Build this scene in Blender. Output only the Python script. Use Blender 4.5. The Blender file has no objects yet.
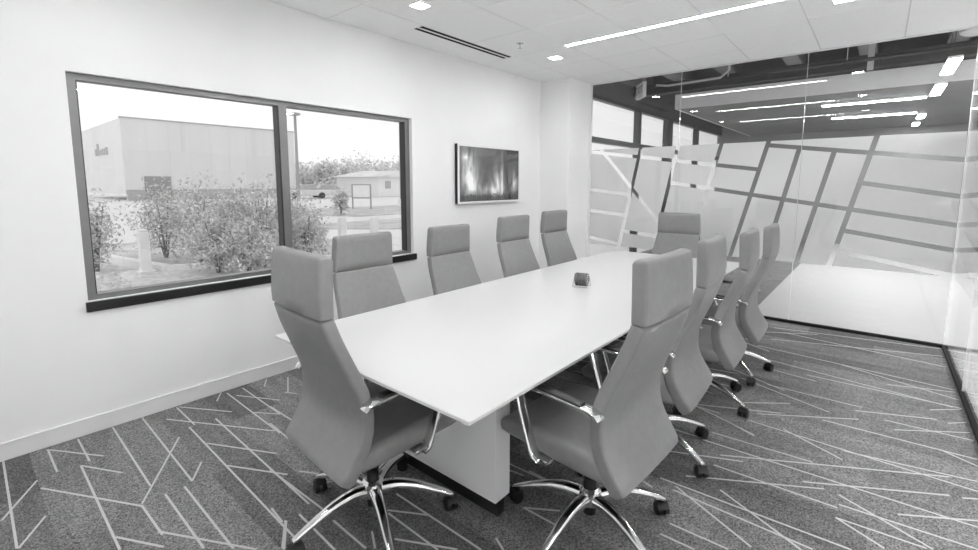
import bpy, bmesh, math, random
from mathutils import Vector, Matrix
random.seed(7)
sc = bpy.context.scene
COL = sc.collection
PI = math.pi

# ------------------------------------------------------------------ camera
F_PX, CX, CY = 462.11, 485.44, 236.72
YAW, PITCH = math.radians(-40.342), math.radians(6.563)
CAM = Vector((3.416, 0.0, 1.45))
cd = bpy.data.cameras.new('camera')
cd.sensor_fit = 'HORIZONTAL'; cd.sensor_width = 36.0
cd.lens = F_PX * 36.0 / 978
cd.shift_x = (489 - CX) / 978
cd.shift_y = (CY - 275) / 978
cd.clip_start = 0.02; cd.clip_end = 400
cam = bpy.data.objects.new('camera', cd); COL.objects.link(cam)
fw = Vector((math.sin(YAW) * math.cos(PITCH), math.cos(YAW) * math.cos(PITCH), -math.sin(PITCH)))
cam.location = CAM
cam.rotation_euler = fw.to_track_quat('-Z', 'Y').to_euler()
sc.camera = cam

# ------------------------------------------------------------------ world, exposure
w = bpy.data.worlds.new('overcast_sky'); sc.world = w; w.use_nodes = True
bg = w.node_tree.nodes['Background']
bg.inputs[0].default_value = (1, 1, 1, 1); bg.inputs[1].default_value = 0.74
sc.view_settings.view_transform = 'Standard'
sc.view_settings.look = 'None'
sc.view_settings.exposure = 0.56
sc.view_settings.gamma = 1.0
sc.cycles.diffuse_bounces = 6
sc.view_settings.use_curve_mapping = False
LAMP_L = 56.0          # radiance of the room's lamps
CORR_L = 85.0          # radiance of the corridor's lamps

HALL_FILL_L = 88.0         # radiance of the unseen hall strips added as side fill
# pixel -> floor position (a direction met with the floor plane)
_R = Vector((math.cos(YAW), -math.sin(YAW), 0)); _U = _R.cross(fw)
def pix_floor(x, y, z=0.0):
    d = fw + _R * ((x - CX) / F_PX) - _U * ((y - CY) / F_PX)
    t = (z - CAM.z) / d.z
    return CAM + d * t

# ------------------------------------------------------------------ materials
def new_mat(name):
    m = bpy.data.materials.new(name); m.use_nodes = True
    nt = m.node_tree
    return m, nt, nt.nodes, nt.links, nt.nodes['Principled BSDF']
def grey(name, v, rough=0.6, metal=0.0, var=0.0, scale=8.0, bump=0.0, bscale=200.0, spec=0.5, stretch=None, coat=0.0, objrand=0.0):
    m, nt, N, L, b = new_mat(name)
    b.inputs['Roughness'].default_value = rough
    b.inputs['Metallic'].default_value = metal
    b.inputs['Specular IOR Level'].default_value = spec
    b.inputs['Coat Weight'].default_value = coat
    b.inputs['Base Color'].default_value = (v, v, v, 1)
    tc = N.new('ShaderNodeTexCoord')
    src = tc.outputs['Object']
    if stretch:
        mp = N.new('ShaderNodeMapping'); mp.inputs['Scale'].default_value = stretch
        L.new(src, mp.inputs[0]); src = mp.outputs[0]
    n = N.new('ShaderNodeTexNoise'); n.inputs['Scale'].default_value = scale; n.inputs['Detail'].default_value = 4
    L.new(src, n.inputs['Vector'])
    mr = N.new('ShaderNodeMapRange')
    mr.inputs[1].default_value = 0.25; mr.inputs[2].default_value = 0.75
    mr.inputs[3].default_value = v * (1 - var); mr.inputs[4].default_value = min(1, v * (1 + var))
    L.new(n.outputs['Fac'], mr.inputs[0])
    out = mr.outputs[0]
    if objrand:
        oi = N.new('ShaderNodeObjectInfo')
        r2 = N.new('ShaderNodeMapRange'); r2.inputs[3].default_value = 1 - objrand; r2.inputs[4].default_value = 1 + objrand
        L.new(oi.outputs['Random'], r2.inputs[0])
        mu = N.new('ShaderNodeMath'); mu.operation = 'MULTIPLY'
        L.new(out, mu.inputs[0]); L.new(r2.outputs[0], mu.inputs[1]); out = mu.outputs[0]
    L.new(out, b.inputs['Base Color'])
    if bump:
        n2 = N.new('ShaderNodeTexNoise'); n2.inputs['Scale'].default_value = bscale; n2.inputs['Detail'].default_value = 3
        L.new(tc.outputs['Object'], n2.inputs['Vector'])
        bp = N.new('ShaderNodeBump'); bp.inputs['Strength'].default_value = bump; bp.inputs['Distance'].default_value = 0.01
        L.new(n2.outputs['Fac'], bp.inputs['Height']); L.new(bp.outputs[0], b.inputs['Normal'])
    return m
def emit(name, strength):
    m, nt, N, L, b = new_mat(name)
    b.inputs['Base Color'].default_value = (.9, .9, .9, 1)
    b.inputs['Emission Color'].default_value = (1, 1, 1, 1)
    b.inputs['Emission Strength'].default_value = strength
    return m
def glass(name, tint=0.97, rough=0.0, refl=1.0):
    m, nt, N, L, b = new_mat(name)
    N.remove(b)
    t = N.new('ShaderNodeBsdfTransparent'); t.inputs[0].default_value = (tint, tint, tint, 1)
    g = N.new('ShaderNodeBsdfGlossy'); g.inputs['Roughness'].default_value = rough
    g.inputs[0].default_value = (refl, refl, refl, 1)
    fr = N.new('ShaderNodeFresnel')
    gm = N.new('ShaderNodeNewGeometry'); mi = N.new('ShaderNodeMapRange')      # same reflectance on entering and on leaving the thin sheet
    mi.inputs[3].default_value = 1.45; mi.inputs[4].default_value = 1 / 1.45
    L.new(gm.outputs['Backfacing'], mi.inputs[0]); L.new(mi.outputs[0], fr.inputs[0])
    mx = N.new('ShaderNodeMixShader')
    L.new(fr.outputs[0], mx.inputs[0]); L.new(t.outputs[0], mx.inputs[1]); L.new(g.outputs[0], mx.inputs[2])
    L.new(mx.outputs[0], N['Material Output'].inputs[0])
    return m
def frosted(name):
    m, nt, N, L, b = new_mat(name)
    b.inputs['Base Color'].default_value = (.95, .95, .95, 1); b.inputs['Roughness'].default_value = .6
    tr = N.new('ShaderNodeBsdfTranslucent'); tr.inputs[0].default_value = (.95, .95, .95, 1)
    rf = N.new('ShaderNodeBsdfRefraction'); rf.inputs['Color'].default_value = (.97, .97, .97, 1); rf.inputs['Roughness'].default_value = .42; rf.inputs['IOR'].default_value = 1.3
    m1 = N.new('ShaderNodeMixShader'); m1.inputs[0].default_value = .75
    L.new(tr.outputs[0], m1.inputs[1]); L.new(rf.outputs[0], m1.inputs[2])
    mx = N.new('ShaderNodeMixShader'); mx.inputs[0].default_value = .46
    L.new(b.outputs[0], mx.inputs[1]); L.new(m1.outputs[0], mx.inputs[2])
    L.new(mx.outputs[0], N['Material Output'].inputs[0])
    return m
def carpet(name, lo, hi, objr):
    m, nt, N, L, b = new_mat(name)
    b.inputs['Roughness'].default_value = .95; b.inputs['Specular IOR Level'].default_value = .15
    ge = N.new('ShaderNodeNewGeometry')
    n1 = N.new('ShaderNodeTexVoronoi'); n1.inputs['Scale'].default_value = 210
    L.new(ge.outputs['Position'], n1.inputs['Vector'])
    mr = N.new('ShaderNodeMapRange'); mr.inputs[1].default_value = .05; mr.inputs[2].default_value = .95
    mr.inputs[3].default_value = lo; mr.inputs[4].default_value = hi
    L.new(n1.outputs['Color'], mr.inputs[0])
    mp = N.new('ShaderNodeMapping'); mp.inputs['Scale'].default_value = (1.2, 7, 1)
    L.new(ge.outputs['Position'], mp.inputs[0])
    n2 = N.new('ShaderNodeTexNoise'); n2.inputs['Scale'].default_value = 1.6; n2.inputs['Detail'].default_value = 2
    L.new(mp.outputs[0], n2.inputs['Vector'])
    m2 = N.new('ShaderNodeMapRange'); m2.inputs[1].default_value = .3; m2.inputs[2].default_value = .7
    m2.inputs[3].default_value = .85; m2.inputs[4].default_value = 1.15
    L.new(n2.outputs['Fac'], m2.inputs[0])
    oi = N.new('ShaderNodeObjectInfo')
    m3 = N.new('ShaderNodeMapRange'); m3.inputs[3].default_value = 1 - objr; m3.inputs[4].default_value = 1 + objr
    L.new(oi.outputs['Random'], m3.inputs[0])
    a = N.new('ShaderNodeMath'); a.operation = 'MULTIPLY'; c = N.new('ShaderNodeMath'); c.operation = 'MULTIPLY'
    L.new(mr.outputs[0], a.inputs[0]); L.new(m2.outputs[0], a.inputs[1])
    L.new(a.outputs[0], c.inputs[0]); L.new(m3.outputs[0], c.inputs[1])
    L.new(c.outputs[0], b.inputs['Base Color'])
    bp = N.new('ShaderNodeBump'); bp.inputs['Strength'].default_value = .4; bp.inputs['Distance'].default_value = .004
    L.new(n1.outputs['Distance'], bp.inputs['Height']); L.new(bp.outputs[0], b.inputs['Normal'])
    return m

M = dict(
    wall=grey('wall_paint', .86, .7, var=.015, scale=3, bump=.03, bscale=180, spec=.3),
    pillar=grey('pillar_paint', .88, .7, var=.015, scale=3, spec=.3),
    base=grey('baseboard_vinyl', .80, .45, var=.02),
    tile=grey('ceiling_tile', .95, .9, var=.03, scale=60, bump=.1, bscale=300, spec=.2, objrand=.012),
    tbar=grey('ceiling_grid', .70, .5),
    black=grey('black_metal', .012, .4, var=.1),
    slot=grey('slot_black', .006, .9),
    alu=grey('anodised_frame', .22, .38, metal=.6, var=.05, scale=20),
    darkalu=grey('dark_frame', .05, .4, metal=.5, var=.05),
    chrome=grey('polished_aluminium', .78, .12, metal=1.0, var=.03),
    rail=grey('bright_rail', .75, .35, metal=.3),
    leather=grey('grey_leather', .235, .48, var=.06, scale=30, bump=.06, bscale=260, spec=.45),
    pad=grey('black_arm_pad', .02, .4, var=.1),
    plastic=grey('black_plastic', .014, .45, var=.15),
    table=grey('white_laminate', .66, .22, var=.008, scale=2, spec=.4),
    pedestal=grey('white_pedestal', .84, .4, var=.01, scale=2),
    plinth=grey('dark_plinth', .02, .5),
    carpet=carpet('carpet_pile', .05, .31, .34),
    carpet2=carpet('corridor_carpet_pile', .10, .24, .0),
    yarn=grey('pale_yarn', .56, .95, var=.12, scale=150, spec=.1),
    glass=glass('clear_glass', .985), wglass=glass('window_glass', .99),
    edge=grey('glass_edge', .85, .3),
    film=frosted('frosted_film'),
    lamp=emit('lamp_diffuser', LAMP_L), clamp=emit('corridor_diffuser', CORR_L), hfill=emit('hall_fill_diffuser', HALL_FILL_L),
    trimw=grey('white_trim', .82, .4),
    pale=grey('pale_plank_floor', .40, .6, var=.05, scale=3, stretch=(1.2, 14, 1)), hallfloor=grey('bounce_hall_floor', .82, .6, var=.05, scale=3, stretch=(1.2, 14, 1)),  # hall floor made paler than the corridor's, to bounce light upward
    deck=grey('dark_deck', .06, .8, var=.25, scale=2),
    joist=grey('concrete_joist', .22, .85, var=.2, scale=5),
    cgrey=grey('grey_soffit', .21, .7, var=.06, scale=2),
    fascia=grey('pale_fascia', .88, .6, var=.03),
    concrete=grey('grey_concrete', .12, .85, var=.15, scale=3),
    pipe=grey('dark_pipe', .03, .5), ppipe=grey('pale_pipe', .6, .5),
    sign=grey('sign_white', .75, .4), ink=grey('sign_ink', .2, .5),
    shell=grey('building_shell', .5, .8),
    stucco=grey('exterior_panel', .70, .8, var=.04, scale=.6, stretch=(1, 1, .15)),
    stuccol=grey('exterior_panel_pale', .80, .8, var=.03, scale=.6),
    extdark=grey('exterior_door', .30, .6, var=.1), extbase=grey('exterior_base', .42, .8, var=.1),
    gravelbed=grey('gravel_bed', .62, .95, var=.25, scale=9), stone=grey('gravel_stone', .66, .9, var=.35, scale=3),
    lawn=grey('pale_grass', .52, .95, var=.25, scale=1.5), road=grey('pale_asphalt', .72, .9, var=.06, scale=.4),
    kerb=grey('concrete_kerb', .85, .8, var=.05), bollard=grey('bollard_white', .86, .6, var=.05),
    leaf=grey('shrub_leaf', .60, .6, var=.5, scale=6), leafp=grey('hazed_leaf', .70, .7, var=.2, scale=.5),  # greys paled: window glare on shrubs, haze on trees put into colour
    bark=grey('shrub_bark', .22, .9, var=.2), pole=grey('grey_pole', .34, .5), car=grey('car_paint', .65, .25), carglass=grey('car_glass', .42, .1),
    tyre=grey('tyre', .05, .8), letter=grey('building_letter', .48, .6),
    coaster=grey('coaster_cork', .15, .7, var=.45, scale=60), wire=grey('steel_wire', .5, .25, metal=.9),
)

# ------------------------------------------------------------------ helpers
def link(name, me, mat=None, parent=None, smooth=False):
    if isinstance(me, bmesh.types.BMesh):
        bm = me; me = bpy.data.meshes.new(name); bm.normal_update(); bm.to_mesh(me); bm.free()
    if mat is not None and len(me.materials) == 0: me.materials.append(mat)
    if smooth:
        for p in me.polygons: p.use_smooth = True
    o = bpy.data.objects.new(name, me); COL.objects.link(o)
    if parent is not None: o.parent = parent
    return o
def empty(name, loc=(0, 0, 0), rz=0.0):
    o = bpy.data.objects.new(name, None); COL.objects.link(o); o.empty_display_size = .1
    o.location = loc; o.rotation_euler = (0, 0, rz); return o
def tag(o, label=None, cat=None, group=None, kind=None):
    if label: o['label'] = label
    if cat: o['category'] = cat
    if group: o['group'] = group
    if kind: o['kind'] = kind
    return o
def box(bm, x0, x1, y0, y1, z0, z1, bev=0.0, seg=2):
    r = bmesh.ops.create_cube(bm, size=1.0)
    vs = r['verts']
    for v in vs:
        v.co = Vector((x0 + (v.co.x + .5) * (x1 - x0), y0 + (v.co.y + .5) * (y1 - y0), z0 + (v.co.z + .5) * (z1 - z0)))
    if bev:
        es = list({e for v in vs for e in v.link_edges})
        bmesh.ops.bevel(bm, geom=es, offset=bev, segments=seg, affect='EDGES', profile=.6)
    return bm
def boxm(*a, **k): return box(bmesh.new(), *a, **k)
def cyl(bm, p0, p1, r0, r1=None, n=12):
    p0, p1 = Vector(p0), Vector(p1); d = p1 - p0
    if r1 is None: r1 = r0
    mt = Matrix.Translation((p0 + p1) / 2) @ d.to_track_quat('Z', 'Y').to_matrix().to_4x4()
    bmesh.ops.create_cone(bm, cap_ends=True, segments=n, radius1=r0, radius2=r1, depth=d.length, matrix=mt)
    return bm
def tube(bm, pts, r, n=8):
    """round tube along a polyline, radius may be a list"""
    pts = [Vector(p) for p in pts]; rings = []
    for i, p in enumerate(pts):
        t = (pts[min(i + 1, len(pts) - 1)] - pts[max(i - 1, 0)]).normalized()
        a = t.cross(Vector((0, 0, 1)))
        if a.length < .05: a = t.cross(Vector((1, 0, 0)))
        a.normalize(); b = t.cross(a)
        rr = r[i] if isinstance(r, (list, tuple)) else r
        rings.append([bm.verts.new(p + (a * math.cos(k * 2 * PI / n) + b * math.sin(k * 2 * PI / n)) * rr) for k in range(n)])
    for A, B in zip(rings, rings[1:]):
        for k in range(n): bm.faces.new((A[k], A[(k + 1) % n], B[(k + 1) % n], B[k]))
    bm.faces.new(rings[0][::-1]); bm.faces.new(rings[-1])
    return bm
def slab_poly(bm, pts, axis, c0, c1):
    """extrude a convex polygon (list of 2-D points) between c0 and c1 along an axis ('x': pts are (y,z), 'y': (x,z))"""
    def P(p, c): return (c, p[0], p[1]) if axis == 'x' else (p[0], c, p[1])
    A = [bm.verts.new(P(p, c0)) for p in pts]; B = [bm.verts.new(P(p, c1)) for p in pts]
    bm.faces.new(A); bm.faces.new(B[::-1])
    for i in range(len(pts)):
        j = (i + 1) % len(pts); bm.faces.new((A[j], A[i], B[i], B[j]))
    bmesh.ops.recalc_face_normals(bm, faces=bm.faces[:])
    return bm
def loft(stations, nseg=6, cap=True, bow=0.0):
    """stations: (y, z, half_width, thickness, corner_radius); rounded-rectangle rings swept along a path in the y-z plane"""
    bm = bmesh.new(); rings = []; n = len(stations)
    for i, (y, z, hw, th, cr) in enumerate(stations):
        a = stations[max(i - 1, 0)]; b = stations[min(i + 1, n - 1)]
        t = Vector((0, b[0] - a[0], b[1] - a[1])).normalized()
        nr = Vector((0, t.z, -t.y))           # across the thickness
        ht = th / 2; cr_ = min(cr, ht * .98, hw * .98); ring = []
        prof = []
        for (sx, sn, a0) in ((1, 1, 0), (-1, 1, PI / 2), (-1, -1, PI), (1, -1, 1.5 * PI)):
            for k in range(nseg):
                an = a0 + (PI / 2) * k / (nseg - 1)
                prof.append((sx * (hw - cr_) + cr_ * math.cos(an), sn * (ht - cr_) + cr_ * math.sin(an)))
            # subdivide the long sides so that a bow can bend them
            if sn == 1 and sx == 1:
                for q in (.6, .2, -.2, -.6): prof.append((q * (hw - cr_), ht))
            if sn == -1 and sx == -1:
                for q in (-.6, -.2, .2, .6): prof.append((q * (hw - cr_), -ht))
        for (px, pn) in prof:
            off = bow * (px / hw) ** 2
            ring.append(bm.verts.new(Vector((px, y, z)) + nr * (pn + off)))
        rings.append(ring)
    m = len(rings[0])
    for A, B in zip(rings, rings[1:]):
        for k in range(m): bm.faces.new((A[k], A[(k + 1) % m], B[(k + 1) % m], B[k]))
    if cap: bm.faces.new(rings[0][::-1]); bm.faces.new(rings[-1])
    bmesh.ops.recalc_face_normals(bm, faces=bm.faces[:])
    return bm
def spline(pts, n):
    """Catmull-Rom through tuples"""
    out = []; P = [pts[0]] + list(pts) + [pts[-1]]
    for i in range(1, len(P) - 2):
        p0, p1, p2, p3 = P[i - 1:i + 3]
        for k in range(n):
            t = k / n
            out.append(tuple(.5 * (2 * b + (c - a) * t + (2 * a - 5 * b + 4 * c - d) * t * t + (3 * b - a - 3 * c + d) * t ** 3)
                             for a, b, c, d in zip(p0, p1, p2, p3)))
    out.append(tuple(pts[-1])); return out
def smooth_mod(o, ang=40):
    for p in o.data.polygons: p.use_smooth = True
    try: o.data.set_sharp_from_angle(angle=math.radians(ang))
    except Exception: pass
    return o

# ================================================================== THE ROOM
RX, GY, H, YB = 3.955, 5.66, 2.74, -0.95
WY0, WY1, WZ0, WZ1 = 0.50, 2.945, 0.775, 2.06       # window opening
# --- wall with the window
bm = bmesh.new()
T = .16
box(bm, -T, 0, YB, WY0, -.1, 3.6); box(bm, -T, 0, WY1, GY, -.1, 3.6)
box(bm, -T, 0, WY0, WY1, -.1, WZ0); box(bm, -T, 0, WY0, WY1, WZ1, 3.6)
tag(link('wall_left', bm, M['wall']), 'white painted wall holding the wide black framed window', None, None, 'structure')
tag(link('wall_back', boxm(-T, 9.0, YB - .12, YB, -.1, 3.6), M['wall']), 'plain white wall at the room end away from the glass', kind='structure')
tag(link('wall_pillar', boxm(0, .425, 5.12, 5.70, 0, H, bev=.004), M['pillar']), 'white square pillar between picture wall and frosted glass', kind='structure')
bl = empty('baseboard_left'); tag(bl, 'low white vinyl baseboard along the window wall', kind='structure')
link('board', boxm(0, .011, YB, 5.12, 0, .092, bev=.003), M['base'], bl)
link('board_lip', boxm(0, .014, YB, 5.12, .090, .098, bev=.002), M['trimw'], bl)

# --- floor: carpet planks laid in rows
fl = link('floor', boxm(-.1, RX + .02, YB - .1, GY + .02, -.10, -.008), M['plinth'])
tag(fl, 'grey patterned plank carpet crossed by pale line segments', kind='structure')
PW, PL = .285, 1.0
pm = {}
row = 0; y = .19 - 4 * PW
while y < GY:
    y0, y1 = max(y, YB), min(y + PW, GY)
    x = -(.52 if row % 2 else .02)
    while x < RX:
        x0, x1 = max(x, 0), min(x + PL, RX)
        if x1 - x0 > .01 and y1 - y0 > .01:
            key = (round(x1 - x0, 3), round(y1 - y0, 3))
            if key not in pm:
                o = link('carpet_plank', boxm(0, key[0], 0, key[1], -.008, 0), M['carpet'], fl); pm[key] = o.data
            else:
                o = link('carpet_plank', pm[key], None, fl)
            o.location = (x0, y0, 0)
        x += PL
    y += PW; row += 1

# --- pale yarn lines woven into the carpet
def trace(ox, oy, s, L): return [(pix_floor(ox + a / s, oy + b / s), pix_floor(ox + c / s, oy + d / s)) for a, b, c, d in L]
segs = []
segs += trace(0, 380, 3.236, [(10, 262, 55, 545), (5, 455, 120, 325), (60, 545, 148, 440), (155, 226, 185, 297), (160, 226, 335, 246), (252, 191, 290, 262),
    (262, 277, 388, 550), (262, 277, 395, 300), (133, 350, 460, 408), (365, 154, 487, 343), (460, 122, 622, 327), (622, 327, 652, 265),
    (580, 185, 460, 400), (535, 370, 660, 545), (597, 345, 755, 545), (375, 508, 530, 540), (512, 490, 830, 548), (572, 89, 630, 145),
    (580, 87, 750, 103), (538, 127, 890, 165), (612, 152, 965, 522), (698, 125, 1000, 401), (735, 43, 906, 172), (670, 205, 895, 238), (735, 277, 930, 306),
    (785, 26, 906, 110), (820, 105, 906, 110), (765, 50, 906, 65), (460, 408, 525, 500)])
segs += trace(180, 370, 3.058, [(325, 462, 318, 550), (265, 27, 258, 50), (330, 22, 330, 70), (320, 68, 357, 72), (125, 68, 113, 95)])
segs += trace(380, 470, 5.433, [(90, 130, 550, 435), (40, 218, 260, 245), (45, 235, 315, 435), (80, 375, 420, 432), (780, 205, 978, 222), (780, 205, 950, 297), (630, 370, 670, 435), (700, 0, 780, 30), (810, 5, 900, 50)])
segs += trace(270, 380, 3.236, [(205, 455, 310, 545), (95, 435, 210, 550), (0, 290, 180, 425), (330, 490, 340, 545), (5, 415, 40, 460), (50, 455, 40, 545), (0, 85, 70, 130), (95, 295, 170, 305), (0, 140, 60, 190)])
segs += trace(660, 420, 3.075, [(200, 0, 290, 50), (160, 38, 470, 130), (20, 95, 255, 128), (80, 172, 505, 212), (130, 60, 978, 330), (165, 138, 545, 270), (185, 108, 890, 175),
    (440, 190, 890, 232), (565, 95, 978, 190), (270, 0, 978, 220), (380, 28, 560, 122), (500, 0, 978, 122), (0, 178, 590, 400), (50, 205, 280, 390), (40, 215, 470, 398),
    (185, 215, 435, 400), (550, 230, 840, 398), (550, 260, 978, 398), (540, 300, 820, 395), (540, 300, 690, 395), (730, 290, 978, 310), (930, 240, 978, 243), (870, 95, 978, 143),
    (690, 0, 978, 67), (720, 30, 978, 45), (885, 10, 970, 14), (30, 318, 210, 398), (0, 350, 105, 398)])
segs += trace(660, 300, 3.075, [(300, 350, 610, 367), (240, 315, 400, 318), (110, 325, 290, 415), (250, 240, 520, 345), (330, 210, 480, 250), (280, 170, 900, 330), (300, 140, 920, 280),
    (340, 120, 880, 175), (450, 230, 978, 345), (600, 340, 850, 367), (830, 338, 948, 340), (700, 260, 940, 290), (560, 200, 930, 310), (380, 100, 900, 210), (350, 85, 860, 150), (330, 260, 620, 330)])
def rand_seg(x, y):
    l = random.uniform(.35, 1.05); a = random.choice((0, 0, .5, -.5, .25, -.25, .55)) + random.uniform(-.05, .05)
    return (Vector((x, y, 0)), Vector((x + l * math.cos(a), y + l * math.sin(a), 0)))
for k in range(46): segs.append(rand_seg(random.uniform(.9, 2.3), random.uniform(1.5, 5.5)))
for k in range(24): segs.append(rand_seg(random.uniform(0.0, .6), random.uniform(1.6, 5.4)))
for k in range(45): segs.append(rand_seg(random.uniform(0.0, 3.4), random.uniform(YB, -.55)))
bm = bmesh.new(); lift = 0
for a, b in segs:
    d = b - a
    if d.length < .02: continue
    n = Vector((-d.y, d.x, 0)).normalized() * .0045
    zz = .0008 + .0006 * (lift % 5) / 5; lift += 1
    q = [a - n, b - n, b + n, a + n]
    q = [Vector((min(max(p.x, .012), RX - .03), min(max(p.y, YB + .01), GY - .03), 0)) for p in q]
    top = [bm.verts.new((p.x, p.y, zz)) for p in q]; bot = [bm.verts.new((p.x, p.y, -.001)) for p in q]
    try:
        bm.faces.new(top)
        for i in range(4): bm.faces.new((top[i], bot[i], bot[(i + 1) % 4], top[(i + 1) % 4]))
    except ValueError: pass
tag(link('yarn_lines', bm, M['yarn'], fl), kind='stuff')

# --- ceiling: lay-in tiles in a narrow grid
ce = link('ceiling', boxm(-.02, RX + .05, YB, GY + .05, H + .022, H + .06), M['tbar'])
tag(ce, 'white suspended ceiling of square lay in tiles', kind='structure')
gx = [0] + [.46 + .605 * k for k in range(6)] + [RX]
gy = sorted([YB] + [5.165 - .613 * k for k in range(10)] + [GY + .02]); gy = [v for v in gy if v >= YB - .01]
LIN_Y = [3.957, 2.12, .28]
holes = []       # lamps cut into the tiles
DOWN = [(.76, 2.39), (.76, 4.245), (3.12, 4.245), (3.12, 2.39), (.76, .54), (3.12, .54)]
for (x, y) in DOWN: holes.append((x - .06, x + .06, y - .06, y + .06))
for y in LIN_Y: holes.append((1.05, 2.82, y - .024, y + .024))
holes.append((.335, .375, 2.70, 3.915)); holes.append((.40, .44, 2.70, 3.915))
def cut(rs, h):
    out = []
    for (a, b, c, d) in rs:
        if h[0] >= b or h[1] <= a or h[2] >= d or h[3] <= c: out.append((a, b, c, d)); continue
        x0, x1 = max(a, h[0]), min(b, h[1])
        if a < h[0]: out.append((a, h[0], c, d))
        if b > h[1]: out.append((h[1], b, c, d))
        if c < h[2]: out.append((x0, x1, c, h[2]))
        if d > h[3]: out.append((x0, x1, h[3], d))
    return out
tcache = {}
for i in range(len(gx) - 1):
    for j in range(len(gy) - 1):
        g = .0035
        r0 = (gx[i] + g, gx[i + 1] - g, gy[j] + g, gy[j + 1] - g)
        if r0[1] - r0[0] < .02 or r0[3] - r0[2] < .02: continue
        rs = [r0]
        for h in holes: rs = cut(rs, h)
        if len(rs) == 1 and rs[0] == r0:
            key = (round(r0[1] - r0[0], 3), round(r0[3] - r0[2], 3))
            if key not in tcache: tcache[key] = link('ceiling_tile', boxm(0, key[0], 0, key[1], 0, .02, bev=.003, seg=1), M['tile'], ce); o = tcache[key]
            else: o = link('ceiling_tile', tcache[key].data, None, ce)
            o.location = (r0[0], r0[2], H)
        else:
            bm = bmesh.new()
            for r in rs: box(bm, r[0], r[1], r[2], r[3], H, H + .02)
            link('ceiling_tile', bm, M['tile'], ce)
for g_ in gx[1:-1]: link('grid_bar', boxm(g_ - .006, g_ + .006, YB, GY, H + .002, H + .005), M['tbar'], ce)
for g_ in gy[1:-1]:
    for a_, b_ in (((0, 1.045), (2.825, RX)) if any(abs(g_ - q) < .04 for q in LIN_Y) else ((0, RX),)):
        link('grid_bar', boxm(a_, b_, g_ - .006, g_ + .006, H + .0025, H + .0055), M['tbar'], ce)
# plenum edge above the glass, hides the void over the tiles
tag(link('trim_1', boxm(.43, RX + .06, GY + .012, GY + .05, H + .015, 3.6), M['fascia']), 'pale bulkhead above the end glass wall', kind='structure')
tag(link('trim_2', boxm(RX + .012, RX + .05, YB, GY + .05, H + .015, 3.6), M['fascia']), 'pale bulkhead above the side glass wall', kind='structure')

# --- window
wn = empty('window_1'); tag(wn, 'wide two pane black framed window looking at shrubs and a building', kind='structure')
XF = -.085       # glass line
bm = bmesh.new(); box(bm, XF - .03, XF + .045, WY0, WY0 + .045, WZ0, WZ1)
link('side_frame', bm, M['alu'], wn)
link('side_frame', boxm(XF - .03, XF + .045, WY1 - .05, WY1, WZ0, WZ1), M['alu'], wn)
link('side_gasket', boxm(XF - .02, XF + .03, WY0 + .045, WY0 + .052, WZ0 + .03, WZ1 - .03), M['black'], wn)
link('side_gasket', boxm(XF - .02, XF + .044, WY1 - .062, WY1 - .05, WZ0 + .03, WZ1 - .03), M['black'], wn)
link('head_frame', boxm(XF - .03, XF + .045, WY0 + .045, WY1 - .05, WZ1 - .035, WZ1), M['alu'], wn)
link('bottom_frame', boxm(XF - .03, XF + .045, WY0 + .045, WY1 - .05, WZ0, WZ0 + .03), M['alu'], wn)
MY = 1.705
link('mullion', boxm(XF - .03, XF + .05, MY - .018, MY + .042, WZ0 + .03, WZ1 - .035), M['alu'], wn)
link('mullion_gasket', boxm(XF - .02, XF + .051, MY - .03, MY - .018, WZ0 + .03, WZ1 - .035), M['black'], wn)
link('pane', boxm(XF - .005, XF + .005, WY0 + .05, MY - .025, WZ0 + .03, WZ1 - .035), M['wglass'], wn)
link('pane', boxm(XF - .005, XF + .005, MY + .04, WY1 - .06, WZ0 + .03, WZ1 - .035), M['wglass'], wn)
sill = link('window_sill', boxm(-.115, .022, WY0 - .012, WY1 + .022, WZ0 - .058, WZ0 - .001, bev=.003), M['black'], wn)

# ================================================================== GLASS WALLS
FZ0, FZ1, SW = .64, 1.89, .042
def cutpoly(poly, a, b, c):           # keep the side a*x+b*y <= c
    out = []
    for i in range(len(poly)):
        p, q = poly[i], poly[(i + 1) % len(poly)]
        dp, dq = a * p[0] + b * p[1] - c, a * q[0] + b * q[1] - c
        if dp <= 0: out.append(p)
        if (dp < 0 < dq) or (dq < 0 < dp):
            t = dp / (dp - dq); out.append((p[0] + (q[0] - p[0]) * t, p[1] + (q[1] - p[1]) * t))
    return out
def area(P): return abs(sum(P[i][0] * P[(i + 1) % len(P)][1] - P[(i + 1) % len(P)][0] * P[i][1] for i in range(len(P)))) / 2
def split(polys, p, q, wd=SW):
    d = math.hypot(q[0] - p[0], q[1] - p[1]); a, b = -(q[1] - p[1]) / d, (q[0] - p[0]) / d; c = a * p[0] + b * p[1]
    out = []
    for P in polys:
        for R in (cutpoly(P, a, b, c - wd / 2), cutpoly(P, -a, -b, -(c + wd / 2))):
            if len(R) >= 3 and area(R) > 2e-4: out.append(R)
    return out
def left_of(polys, p, q):      # pieces on the smaller-x side of an upward line p(top)-q(bottom)
    return split_side(polys, p, q, 0)
def split_side(polys, p, q, side):
    if p[1] < q[1]: p, q = q, p
    d = math.hypot(q[0] - p[0], q[1] - p[1]); a, b = (p[1] - q[1]) / d, -(p[0] - q[0]) / d; c = a * p[0] + b * p[1]
    out = []
    for P in polys:
        R = cutpoly(P, a, b, c - SW / 2) if side == 0 else cutpoly(P, -a, -b, -(c + SW / 2))
        if len(R) >= 3 and area(R) > 2e-4: out.append(R)
    return out
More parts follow.
